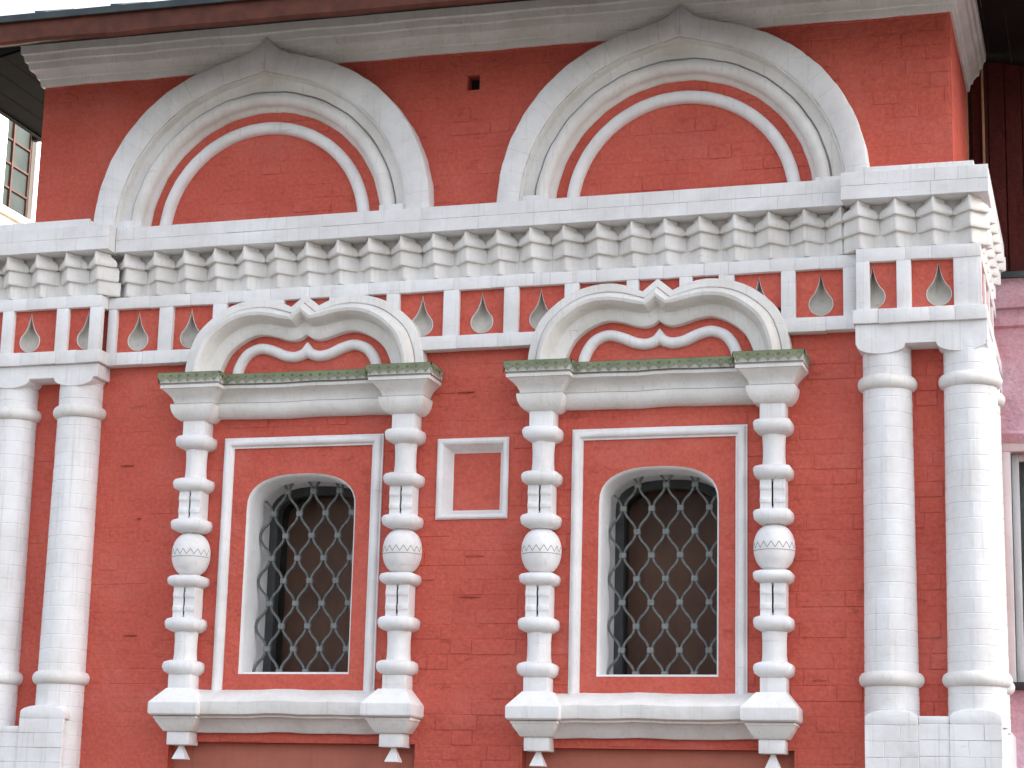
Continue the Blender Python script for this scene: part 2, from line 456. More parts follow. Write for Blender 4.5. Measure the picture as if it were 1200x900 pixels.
# ------------------------------------------------------------------ window ensembles
def arch_outline(c, dz, grow=0., n=18):
    w = OPW + grow; pts = [(c - w, OPZ0 + dz - grow * 0), (c + w, OPZ0 + dz - grow * 0)]
    for i in range(n + 1):
        a = math.pi * i / n; ca, sa = math.cos(a), math.sin(a)
        e = .78
        pts.append((c + w * math.copysign(abs(ca) ** e, ca), OPZS + dz + (OPZT - OPZS + grow) * abs(sa) ** e))
    return pts
def ring_piece(cx, cy, z0, z1, hw, mat, name, parent, seed):
    """square plan cushion ring"""
    h = z1 - z0; prof = [(0, .62), (.10, .80), (.24, .95), (.5, 1.), (.72, 1.), (.88, .93), (1., .72)]
    rows = []
    rnd = random.Random(seed)
    for t, k in prof:
        w = hw * k; c_ = .018
        q = []
        for sx, sy in ((-1, -1), (1, -1), (1, 1), (-1, 1)):
            if sx * sy > 0: q += [(sx * w, sy * (w - c_)), (sx * (w - c_), sy * w)]
            else: q += [(sx * (w - c_), sy * w), (sx * w, sy * (w - c_))]
        if True:
            q = [(-w, -(w - c_)), (-(w - c_), -w), (w - c_, -w), (w, -(w - c_)), (w, w - c_), (w - c_, w), (-(w - c_), w), (-w, w - c_)]
        rows.append([(cx + x + rnd.uniform(-.0015, .0015), cy + y, z0 + h * t + rnd.uniform(-.001, .001)) for x, y in q])
    return obj(name, MB().grid(rows, closed=True, caps=True).data(name, mat, angle=50), parent)
def turned(cx, cy, prof, mat, name, parent, n=20, angle=50):
    rows = [[(cx + r * math.cos(2 * math.pi * i / n), cy + r * math.sin(2 * math.pi * i / n), z) for i in range(n)] for z, r in prof]
    return obj(name, MB().grid(rows, closed=True, caps=True).data(name, mat, angle=angle), parent)

# half outlines of the double-lobed pediment (offset from the axis, height)
P_OUT = [(-.866, 4.70), (-.864, 4.78), (-.838, 4.90), (-.785, 5.02), (-.68, 5.125), (-.565, 5.195), (-.43, 5.235), (-.30, 5.242), (-.185, 5.215), (-.10, 5.178)]
P_IN = [(-.625, 4.70), (-.615, 4.77), (-.56, 4.88), (-.46, 4.96), (-.35, 5.0), (-.25, 4.99), (-.16, 4.962), (-.09, 4.950), (-.035, 4.965)]
P_THIN = [(-.51, 4.70), (-.505, 4.76), (-.475, 4.83), (-.425, 4.885), (-.34, 4.913), (-.25, 4.893), (-.165, 4.857), (-.09, 4.845), (-.04, 4.857)]

def skirt(p0, p1, z, out, parent, seed):
    """green tin drip skirt with a saw edge and pierced diamonds along p0-p1 (xy)"""
    L = math.hypot(p1[0] - p0[0], p1[1] - p0[1]); n = max(2, round(L / .066)); w = L / n
    tx, ty = (p1[0] - p0[0]) / L, (p1[1] - p0[1]) / L; nx, ny = ty, -tx
    mb = MB(); rnd = random.Random(seed)
    def P(s, h, o=0.): return (p0[0] + tx * s + nx * (out + o - h * .12), p0[1] + ty * s + ny * (out + o - h * .12), z + h)
    for i in range(n):
        s = i * w; m_ = s + w / 2
        j = rnd.uniform(-.003, .003)
        v = [P(s, 0), P(m_, 0), P(s + w, 0), P(s + w, -.030), P(m_ + j, -.072), P(s, -.030),
             P(m_, -.014), P(m_ + .014, -.029), P(m_, -.045), P(m_ - .014, -.029)]
        mb.add(v, [(0, 1, 6, 9), (0, 9, 5), (1, 2, 7, 6), (2, 3, 7), (3, 4, 8, 7), (4, 5, 9, 8)])
    # turned-in top sheet
    mb.add([P(0, .0015), P(L, .0015), (p1[0] - nx * .1, p1[1] - ny * .1, z + .005), (p0[0] - nx * .1, p0[1] - ny * .1, z + .005)], [(0, 1, 2, 3)])
    return obj('flashing', mb.data('flashing', GREEN, smooth=False, fix=False), parent)

def build_window(c, dz, which):
    tag = 'left' if which == 0 else 'right'
    Z = lambda z: z + dz
    # red plate with the arched hole inside the moulded frame
    ol = arch_outline(c, dz)
    inner = arch_outline(c, dz)
    pl = plate_with_hole(c - FRX + .03, c + FRX - .03, FRB + dz, FRT - .03 + dz, [ol], -.0045, RED, 'window_panel')
    obj('window_panel', pl, house)
    # plastered reveal with a rounded arris
    win_rows = []
    for grow, y in ((.0, -.0045), (-.012, .008), (-.016, .03), (-.022, .2), (-.028, .345)):
        o = arch_outline(c, dz, grow)
        win_rows.append([(x, y + wob(x + z, 3 + which, .002), z + (-grow if i < 2 else 0)) for i, (x, z) in enumerate(o)])
    win = obj('window', MB().grid(win_rows, closed=True).data('window', WHITE, angle=60), house,
              label='arched window opening under the %s carved pediment' % tag)
    fr = []
    for grow, y in ((-.0, .345), (-.085, .345), (-.085, .40), (-.06, .40), (-.06, .62)):
        fr.append([(x, y, z + (-.012 if i < 2 else 0)) for i, (x, z) in enumerate(arch_outline(c, dz, grow))])
    obj('frame', MB().grid(fr, closed=True).data('frame', WOOD, angle=30), win)
    gl = arch_outline(c, dz, -.062)
    gl = [(x, z - .012 if i < 2 else z) for i, (x, z) in enumerate(gl)]
    obj('glass', MB().prism(gl, .47, .474).data('glass', GLASS, smooth=False), win)
    rows = []
    for i in range(41):
        x = c - .55 + 1.1 * i / 40; y = .60 + .004 * math.sin(i * 1.9) + .006 * math.sin(i * .7 + which)
        rows.append([(x, y, 2.5 + dz), (x, y, 4.2 + dz)])
    obj('curtain', MB().grid(rows).data('curtain', CURTAIN), win)
    # moulded frame
    hw = .037
    prof = [(-hw, 0), (-hw, .018), (-.026, .020), (-.022, .034), (-.012, .045), (.004, .048), (.018, .042), (.026, .028), (.028, .016), (hw, .014), (hw, 0)]
    for path in ([(c - FRX + hw, FRB), (c - FRX + hw, FRT - hw), (c + FRX - hw, FRT - hw), (c + FRX - hw, FRB)],):
        full = []
        for a, b in zip(path, path[1:]):
            for k in range(8): full.append((a[0] + (b[0] - a[0]) * k / 8, a[1] + (b[1] - a[1]) * k / 8 + dz))
        full.append((path[-1][0], path[-1][1] + dz))
        obj('frame_moulding', sweep(full, prof, which, .0018).data('frame_moulding', WHITE, angle=45), house)
    # balusters
    cy = -.065
    for s in (-1, 1):
        bx = c + s * .755
        zr = [(4.299, 4.198), (4.001, 3.907), (3.723, 3.629), (3.338, 3.256), (3.054, 2.957), (2.769, 2.672)]
        core = turned(bx, cy, [(Z(2.56), .05), (Z(4.42), .05)], WHITE, 'baluster', house)
        core['label'] = '%s of the two turned white balusters flanking the %s window' % ('left' if s < 0 else 'right', tag)
        for i, (t, b) in enumerate(zr):
            ring_piece(bx, cy, Z(b), Z(t), .118, WHITE, 'ring', core, i + which * 9 + s)
        turned(bx, cy, [(Z(4.0), .076), (Z(4.06), .071), (Z(4.13), .071), (Z(4.2), .076)], WHITE, 'shaft', core)
        turned(bx, cy, [(Z(2.767), .082), (Z(2.81), .077), (Z(2.9), .076), (Z(2.958), .080)], WHITE, 'shaft', core)
        zb, zt = Z(3.336), Z(3.631); rb = .131
        turned(bx, cy, [(zb + (zt - zb) * (1 - math.cos(math.pi * (.07 + .86 * k / 14))) / 2, rb * max(.3, math.sin(math.pi * (.07 + .86 * k / 14)) ** .72)) for k in range(15)], WHITE, 'ball', core, 28, 80)
        # pencil zigzag scratched round the ball
        zz = []
        nzg = 22
        mb = MB()
        def bpt(a, z, lift=.0012):
            u_ = math.acos(max(-1, min(1, 1 - 2 * (z - zb) / (zt - zb)))); r = rb * max(.3, math.sin(u_) ** .72) + lift
            return Vector((bx + r * math.sin(a), cy - r * math.cos(a), z))
        def scratch(p, q, wd=.0022):
            t = (q - p).normalized(); nrm = (p - Vector((bx, cy, p.z))).normalized(); sd = t.cross(nrm).normalized() * wd
            mb.add([p + sd, q + sd, q - sd, p - sd, p - nrm * .004, q - nrm * .004], [(0, 1, 2, 3), (0, 4, 5, 1), (3, 2, 5, 4)])
        zm = zb + .125
        for k in range(-8, 8):
            a0, a1 = k * .19, (k + 1) * .19
            scratch(bpt(a0, zm), bpt(a1, zm))
            scratch(bpt(a0, zm + (.012 if k % 2 else .05)), bpt(a1, zm + (.05 if k % 2 else .012)))
        obj('zigzag_line', mb.data('zigzag_line', LINE, smooth=False, fix=False), core)
        for z0, z1 in ((3.722, 3.908), (3.053, 3.257)):
            z0, z1 = Z(z0), Z(z1); h = z1 - z0
            # block with little cornices left and right of a slit
            prof_b = [(0, .070), (.18, .070), (.22, .079), (.34, .079), (.40, .072), (.62, .072), (.68, .080), (.80, .080), (.86, .074), (1, .074)]
            for sd in (-1, 1):
                rows = []
                for t, w in prof_b:
                    xi, xo = bx + sd * .006, bx + sd * .079
                    rows.append([(xi, cy - w, z0 + h * t), (xo, cy - w, z0 + h * t), (xo, cy + .06, z0 + h * t), (xi, cy + .06, z0 + h * t)])
                obj('block', MB().grid(rows, closed=True, caps=True).data('block', WHITE, bevel=.002, seg=1), core)
            obj('slit', MB().box(bx - .006, bx + .006, cy - .060, cy + .02, z0 + .02, z1 - .012).data('slit', DARK, smooth=False), core)
        for z0, z1 in ((4.297, 4.40), (2.575, 2.674)):
            obj('block', MB().box(bx - .08, bx + .08, cy - .08, .02, Z(z0), Z(z1)).data('block', WHITE, bevel=.006), core)
    # entablature (cap)
    pm = [(4.42, 0), (4.42, .040), (4.430, .066), (4.445, .086), (4.465, .100), (4.490, .108), (4.512, .108), (4.516, .104), (4.517, .074), (4.535, .074), (4.560, .084), (4.585, .106), (4.603, .140), (4.606, .158), (4.626, .160), (4.629, .142), (4.636, .142), (4.638, .164), (4.690, .168), (4.695, 0)]
    cap = obj('window_cap', run([(Z(z), d) for z, d in pm], c - .70, c + .70, which + 2, .003).data('window_cap', WHITE2, angle=27), house,
              label='moulded white cap with green tin drip edge over the %s window' % tag)
    pe = [(4.395, .098, .150), (4.402, .112, .164), (4.42, .132, .184), (4.45, .148, .20), (4.48, .155, .207), (4.502, .156, .208), (4.504, .136, .188), (4.52, .138, .19), (4.545, .150, .202), (4.575, .176, .226), (4.60, .205, .250), (4.603, .213, .260), (4.626, .214, .260), (4.629, .202, .247), (4.636, .202, .247), (4.638, .216, .262), (4.698, .219, .266)]
    for zl, dl in ((4.5125, .1095), (4.6275, .1615)):
        obj('joint', run([(Z(zl), 0), (Z(zl), dl), (Z(zl + .0035), dl), (Z(zl + .0035), 0)], c - .70, c + .70, which + 2, .003).data('joint', LINE, smooth=False), cap)
    for s in (-1, 1):
        bx = c + s * .753
        for zl, wl, dl in ((4.501, .157, .209), (4.6255, .215, .2615)):
            obj('joint', block(bx, [(Z(zl), wl, dl), (Z(zl + .0035), wl, dl)]).data('joint', LINE, smooth=False), cap)
        obj('end_block', block(bx, [(Z(z), w, d) for z, w, d in pe]).data('end_block', WHITE2, angle=28), cap)
        f0, f1 = bx - .225, bx + .225
        skirt((f0, -.27), (f1, -.27), Z(4.705), .012, cap, s)
        skirt((f1, -.27), (f1, -.02), Z(4.704), .005, cap, s + 4)
        skirt((f0, -.02), (f0, -.27), Z(4.704), .005, cap, s + 8)
    skirt((c - .532, -.170), (c + .532, -.170), Z(4.701), .014, cap, 5)
    # double-lobed pediment
    no = 60
    cusp_out = smoothed(P_OUT, 6); cusp_in = smoothed(P_IN, 6)
    ho = resample(cusp_out, no); hi = resample(cusp_in, no)
    tip_o = [(-.10 + .10 * k / 5, 5.178 + .082 * k / 5) for k in range(1, 6)]
    tip_i = [(-.035 + .035 * k / 5, 4.965 + .025 * (k / 5)) for k in range(1, 6)]
    ho += tip_o; hi += tip_i
    full_o = [(c + x, Z(z)) for x, z in ho] + [(c - x, Z(z)) for x, z in ho[-2::-1]]
    full_i = [(c + x, Z(z)) for x, z in hi] + [(c - x, Z(z)) for x, z in hi[-2::-1]]
    pp = [(0, 0), (0, .098), (.02, .104), (.12, .108), (.21, .110), (.225, .104), (.24, .096), (.255, .118), (.29, .152), (.35, .178), (.43, .190), (.51, .182), (.575, .160), (.62, .128), (.645, .098), (.665, .082), (.70, .078), (.80, .074), (.92, .064), (.985, .052), (1, .02), (1, 0)]
    ped = obj('window_pediment', loft2(full_o, full_i, pp).data('window_pediment', WHITE2, angle=26), house,
              label='white double-lobed pediment with a pointed middle over the %s window' % tag)
    th = smoothed([(x, z) for x, z in P_THIN], 5)[:-1] + [(-.04, 4.857), (-.018, 4.868), (0, 4.890)]
    thf = [(c + x, Z(z)) for x, z in th] + [(c - x, Z(z)) for x, z in th[-2::-1]]
    rp = [(.036 * math.cos(math.pi * k / 8), .012 + .036 * math.sin(math.pi * k / 8)) for k in range(9)]
    obj('thin_roll', sweep(thf, [(.036, 0)] + rp + [(-.036, 0)], 1, .001).data('thin_roll', WHITE, angle=60), ped)
    # sill
    ps = [(2.30, 0), (2.30, .040), (2.31, .050), (2.34, .070), (2.375, .105), (2.388, .125), (2.392, .140), (2.405, .140), (2.408, .165), (2.414, .178), (2.425, .182), (2.495, .184), (2.500, .180), (2.580, .03), (2.585, 0)]
    sill = obj('window_sill', run([(Z(z), d) for z, d in ps], c - .70, c + .70, which + 7, .0035).data('window_sill', WHITE2, angle=34), house,
               label='white moulded sill with hanging brackets under the %s window' % tag)
    for s in (-1, 1):
        bx = c + s * .745
        pb = [(2.300, .095, .150), (2.305, .102, .156), (2.36, .138, .192), (2.378, .146, .20), (2.380, .152, .205), (2.396, .152, .205)]
        obj('bracket', block(bx, [(Z(z), w, d) for z, w, d in pb]).data('bracket', WHITE2, angle=28), sill)
        pa = [(2.399, .160, .235), (2.408, .170, .247), (2.418, .173, .25), (2.482, .173, .25), (2.487, .170, .247), (2.582, .092, .155)]
        obj('end_block', block(bx, [(Z(z), w, d) for z, w, d in pa]).data('end_block', WHITE, angle=28), sill)
        obj('block', MB().box(bx - .080, bx + .080, -.135, .02, Z(2.212), Z(2.300)).data('block', WHITE, bevel=.005), sill)
        rows = [[(bx - w, -.065 - w, Z(z)), (bx + w, -.065 - w, Z(z)), (bx + w, -.065 + w, Z(z)), (bx - w, -.065 + w, Z(z))] for z, w in ((2.214, .014), (2.20, .016), (2.125, .046), (2.118, .046))]
        obj('pendant', MB().grid(rows, closed=True, caps=True).data('pendant', WHITE, bevel=.003, seg=1), sill)
for i, (c, dz) in enumerate(zip(WCX, WDZ)): build_window(c, dz, i)

# square blind niche with a splayed frame
mb = MB(); a, b, e, f_ = SQ
q = [(0, 0, .012), (.012, .006, .022), (.026, .022, .024), (.040, .040, .016), (.072, .062, -.055), (.098, .073, -.080)]
rows = []
for k, (ins, _, d) in enumerate(q):
    rows.append([(a + ins, -d, e + ins * .78), (b - ins * .85, -d, e + ins * .78), (b - ins * .85, -d, f_ - ins * .95), (a + ins, -d, f_ - ins * .95)])
rows.insert(0, [(x, .0, z) for x, _, z in rows[0]])
sqo = obj('square_niche', MB().grid(rows, closed=True).data('square_niche', WHITE, angle=30), house, label='small square blind niche in a white splayed frame between the windows')
obj('niche_back', MB().box(a + .06, b - .05, .074, .082, e + .05, f_ - .05).data('niche_back', RED, smooth=False), sqo)

# ------------------------------------------------------------------ frieze, saw-tooth band and cornice band
TILT = .0062
def tz(x, z): return z + TILT * (min(max(x, -4.2), 2.0) + .2)
def behind(x0, x1): return any(x1 > c - .50 and x0 < c + .50 for c in WCX)
def frieze_panel(parent, x0, x1, drop, d):
    zb, zt = (5.06 if behind(x0, x1) else 4.94), 5.265
    dw = .074; zc = 4.965 + dw; tip = 5.238
    hole = None
    if drop is not None:
        right = []
        for k in range(13):
            an = R_(-90 + 125 * k / 12); right.append((dw * math.cos(an), zc + dw * math.sin(an)))
        p0 = right[-1]; p2 = (0., tip); p1 = (.016, zc + .085)
        for k in range(1, 7):
            t = k / 6; right.append(((1 - t) ** 2 * p0[0] + 2 * t * (1 - t) * p1[0], (1 - t) ** 2 * p0[1] + 2 * t * (1 - t) * p1[1] + t * t * p2[1]))
        right[-1] = (0., tip)
        left = [(-x, z) for x, z in right[-2:0:-1]]
        hole = [(drop + x, tz(drop, z)) for x, z in right + left]
    a0, a1 = x0 - .012, x1 + .012
    if hole:
        a0 = min(a0, min(h[0] for h in hole) - .01); a1 = max(a1, max(h[0] for h in hole) + .01)
    me = plate_with_hole(a0, a1, tz((x0 + x1) / 2, zb) - .03, tz((x0 + x1) / 2, zt) + .03, [hole] if hole else [], -d, RED, 'panel')
    o = obj('panel', me, parent)
    if hole:
        cz = tz(drop, zc); rows = []
        for sc, y in ((1., -.001), (.985, .012), (.955, .028), (.88, .046), (.72, .062), (.46, .072), (.15, .076)):
            rows.append([(drop + (x - drop) * sc, -d + (y if y < .02 else .012 + (y - .012) * min(1., max(.12, .12 + 5.5 * ((z - cz) * sc + .06)))), cz + (z - cz) * (sc if sc < 1 else 1 + (sc - 1) * .6)) for x, z in hole])
        rim = [[(drop + (x - drop) * sc, -d + y, cz + (z - cz) * (sc if sc < 1 else 1 + (sc - 1) * .55)) for x, z in hole] for sc, y in ((1.075, .0), (1.065, -.005), (1.02, -.006), (.99, .004))]
        obj('teardrop_rim', MB().grid(rim, closed=True).data('teardrop_rim', WHITE2, angle=45), parent)
        obj('teardrop', MB().grid(rows, closed=True).add(rows[-1], [tuple(range(len(rows[-1])))]).data('teardrop', STONE, angle=55), parent)
    return o
def bar(parent, x0, x1, z0, z1, d, name, seed, mat=WHITE, back=0.):
    n = max(1, int((x1 - x0) / .15)); rows = []
    rnd = random.Random(seed)
    for i in range(n + 1):
        x = x0 + (x1 - x0) * i / n; a_ = wob(x, seed, .002); e_ = wob(x, seed + 3, .002)
        rows.append([(x, back, tz(x, z0) + e_), (x, -d - a_, tz(x, z0) + e_), (x, -d - a_, tz(x, z1) - a_), (x, back, tz(x, z1) - a_)])
    return obj(name, MB().grid(rows, closed=True, caps=True).data(name, mat, bevel=.003, seg=2), parent)
def rail(parent, x0, x1, z0, z1, d, seed):
    """a rail of bricks laid end to end"""
    rnd = random.Random(seed); x = x0; k = 0
    while x < x1 - .02:
        w = rnd.choice((.27, .29, .16, .31)); e_ = min(x + w, x1)
        if x1 - e_ < .09: e_ = x1
        bar(parent, x + .0002, e_ - .0002, z0, z1, d + rnd.uniform(-.0015, .0015), 'rail_brick', seed + k); k += 1; x = e_
def frieze(name, x0, x1, off, posts, drops, label, seed, side=False):
    back = MB().box(x0 + .004, x1 - .004, -off + .07, .02, tz((x0 + x1) / 2, 4.90), tz((x0 + x1) / 2, 5.30))
    if off < .05: back = MB().box(x0 + .06, x1 - .06, .105, .12, 4.96, 5.28)
    fz = obj(name, back.data(name, RED, smooth=False), house, label=label)
    D_ = .08 + off
    rail(fz, x0 + .001, x1, 5.262, 5.345, D_, seed)
    ov = .012 if off < .05 else .03
    spans = [(x0 - (0 if off < .05 else .02) + .001, x1 + (0 if off < .05 else .03))]
    if off < .05: spans = [(x0, WCX[0] - .80), (WCX[0] + .80, WCX[1] - .80), (WCX[1] + .80, x1)]
    for a_, b_ in spans: rail(fz, a_, b_, 4.853, 4.944, D_ + ov, seed + 40)
    for i, (a_, b_) in enumerate(posts):
        bar(fz, a_, b_, 5.06 if behind(a_, b_) else 4.942, 5.264, D_ - .003, 'post', seed + 80 + i, back=-.02 - off)
    edges = [e for p in posts for e in p]
    for (a_, b_), dr in zip([(posts[i][1], posts[i + 1][0]) for i in range(len(posts) - 1)], drops):
        frieze_panel(fz, a_, b_, dr, D_ - .042)
    return fz
posts = [(-3.155, -3.091), (-2.765, -2.661), (-2.358, -2.255), (-1.93, -1.83), (-1.50, -1.40), (-1.086, -.994), (-.679, -.571), (-.256, -.156), (.16, .258), (.579, .659), (.932, 1.016), (1.19, 1.291), (1.595, 1.688), (1.992, 2.085)]
drops = [-2.932, -2.532, None, None, None, -.837, -.416, -.008, None, None, None, 1.447, 1.846]
PIL, PIR = 2.087, 2.86
frieze('frieze', -3.156, 2.086, 0., posts, drops, 'white framed frieze of red panels with grey teardrops above the windows', 11)
frieze('frieze', PIL, PIR, .11, [(2.087, 2.171), (2.339, 2.429), (2.770, 2.860)], [2.187, 2.597], 'frieze panels with teardrops over the right pair of columns', 12)
LPR = -3.157; LPL = -4.75
frieze('frieze', LPL, LPR, .11, [(-4.37, -4.28), (-3.925, -3.838), (-3.50, -3.41), (-3.241, -3.157)], [None, -3.715, -3.268], 'frieze panels with teardrops over the left pair of columns', 13)

TP = .2275; TH = .098; Z0T = 5.352
def tooth_mesh(seed, top, hd=.116, h=TH):
    """corner-laid brick; the valleys beside it are smeared up with limewash, so it narrows upwards"""
    rnd = random.Random(seed); j = lambda e=.0018: rnd.uniform(-e, e)
    rows = []
    for t, k, f in ((0, .93, .965), (.07, .99, .995), (.25, .985, 1.), (.5, .5 + .5 * (1 + top) / 2, 1.), (.78, top * 1.06, .995), (1., top, .985)):
        z = h * t - .001; w = hd * min(k, 1)
        m_ = .5 * (w + .006); yy = -hd * f
        rows.append([(-w + j(), 0, z + j(.001)), (-m_ + .004, yy * .5 + .018 * (1 - k) + j(.001), z), (-.005, yy + .005 + j(.001), z + j(.001)), (.005, yy + .005 + j(.001), z), (m_ - .004, yy * .5 + .018 * (1 - k) + j(.001), z), (w + j(), 0, z + j(.001)), (0, hd, z)])
    return MB().grid(rows, closed=True, caps=True).data('tooth', WHITE2, angle=33)
TEETH = [[tooth_mesh(i + 10 * t, tp) for i in range(5)] for t, tp in enumerate((.98, .92, .52))]
def teeth(name, xs, off, x0, x1, label, tier_x=None):
    core = obj(name, MB().box(x0, x1, -off - .004, .02, tz((x0 + x1) / 2, 5.33), tz((x0 + x1) / 2, 5.66)).data(name, WHITE2, smooth=False), house, label=label)
    for t, tipd in enumerate((.084, .120, .156)):
        for x in xs:
            obj('tooth', random.choice(TEETH[t]), core, (x + random.uniform(-.003, .003), -(tipd + off) + .113 + random.uniform(-.003, .003), tz(x, Z0T + t * TH)), (0, 0, random.uniform(-.03, .03)))
    return core
teeth('sawtooth_band', [1.987 - k * TP for k in range(0, 23)], 0., -3.154, 2.06, 'three stepped rows of white saw-tooth bricks below the main cornice')
pr = [2.117, 2.348, 2.576, 2.806]
core = teeth('sawtooth_band', pr, .11, PIL + .0, PIR - .09, 'saw-tooth bricks over the right pair of columns')
for t, tipd in enumerate((.084, .120, .156)):
    for k in range(6):
        obj('tooth', random.choice(TEETH[t]), core, (XR + .06 + tipd + .04 - .113, -.105 + .19 + k * TP, tz(2, Z0T + t * TH)), (0, 0, math.pi / 2))
teeth('sawtooth_band', [-3.187 - k * .2285 for k in range(7)], .11, LPL, LPR, 'saw-tooth bricks over the left pair of columns')

def courses(parent, x0, x1, zs, d, seed, name='brick'):
    rnd = random.Random(seed)
    for r, (z0, z1) in enumerate(zs):
        x = x0 - (.14 if r % 2 else 0)
        while x < x1 - .01:
            w = rnd.choice((.29, .27, .30, .145)); a_, b_ = max(x, x0), min(x + w, x1)
            if x1 - b_ < .06: b_ = x1
            if b_ - a_ > .02:
                mx = (a_ + b_) / 2
                brick(b_ - a_ - .0006, z1 - z0 - .0022, .010, WHITE, parent, (mx, -d + .010 + rnd.uniform(-.002, .002), tz(mx, (z0 + z1) / 2)), name, rot=(rnd.uniform(-.01, .01), -TILT * (-3.9 < mx < 2), rnd.uniform(-.006, .006)), cham=.002, jit=.0008)
            x = max(b_, x + w)
def band(name, x0, x1, z0, z1, d, label, seed, side=0.):
    mid = (x0 + x1) / 2
    rows = []
    for x in (x0 + .004, mid, x1 - .004):
        rows.append([(x, .02, tz(x, z0)), (x, -d + .005, tz(x, z0)), (x, -d + .005, tz(x, z1)), (x, .02, tz(x, z1) + .012)])
    o = obj(name, MB().grid(rows, closed=True, caps=True).data(name, WHITE, smooth=False), house, label=label)
    h = (z1 - z0) / 2
    courses(o, x0, x1, [(z0, z0 + h), (z0 + h, z1)], d, seed)
    return o
band('cornice_band', -3.086, 2.008, 5.648, 5.826, .172, 'white brick cornice band running under both blind arches', 21)
cb = band('cornice_band', 2.008, 2.921, 5.648, 5.828, .282, 'projecting white cornice block over the right pair of columns', 22)
courses(cb, 2.14, 2.83, [(5.828, 5.884)], .20, 23)
obj('course', MB().box(2.14, 2.83, -.195, .02, tz(2, 5.828), tz(2, 5.883)).data('course', WHITE, smooth=False), cb)
obj('return_course', MB().box(XR - .02, 2.9195, -.271, RET + .1, tz(2, 5.650), tz(2, 5.826)).data('return_course', WHITE, bevel=.006), cb)
cl_ = band('cornice_band', LPL, -3.087, 5.648, 5.828, .282, 'projecting white cornice block over the left pair of columns', 24)
courses(cl_, LPL, -3.29, [(5.828, 5.905)], .20, 25)
obj('course', MB().box(LPL, -3.29, -.195, .02, tz(-3.9, 5.828), tz(-3.9, 5.90)).data('course', WHITE, smooth=False), cl_)
# returns of the right pier on the side of the building
fr2 = [o for o in house.children if o.name.startswith('frieze')][1]
obj('return_rail', MB().box(XR - .02, PIR - .001, -.185, RET + .1, tz(2, 5.262), tz(2, 5.345)).data('return_rail', WHITE, bevel=.005), fr2)
obj('return_rail', MB().box(XR - .02, PIR + .029, -.215, RET + .1, tz(2, 4.853), tz(2, 4.944)).data('return_rail', WHITE, bevel=.005), fr2)
obj('return_panel', MB().box(XR - .02, PIR - .045, -.14, RET + .1, tz(2, 4.93), tz(2, 5.27)).data('return_panel', RED, smooth=False), fr2)
for k in range(4):
    y = -.186 + k * .42
    obj('post', MB().box(XR, PIR - .003, y + .001, y + .09, tz(2, 4.943), tz(2, 5.263)).data('post', WHITE, bevel=.004), fr2)
obj('return_core', MB().box(XR - .02, XR + .06, -.10, RET + .1, tz(2, 5.34), tz(2, 5.652)).data('return_core', WHITE2, smooth=False), core)

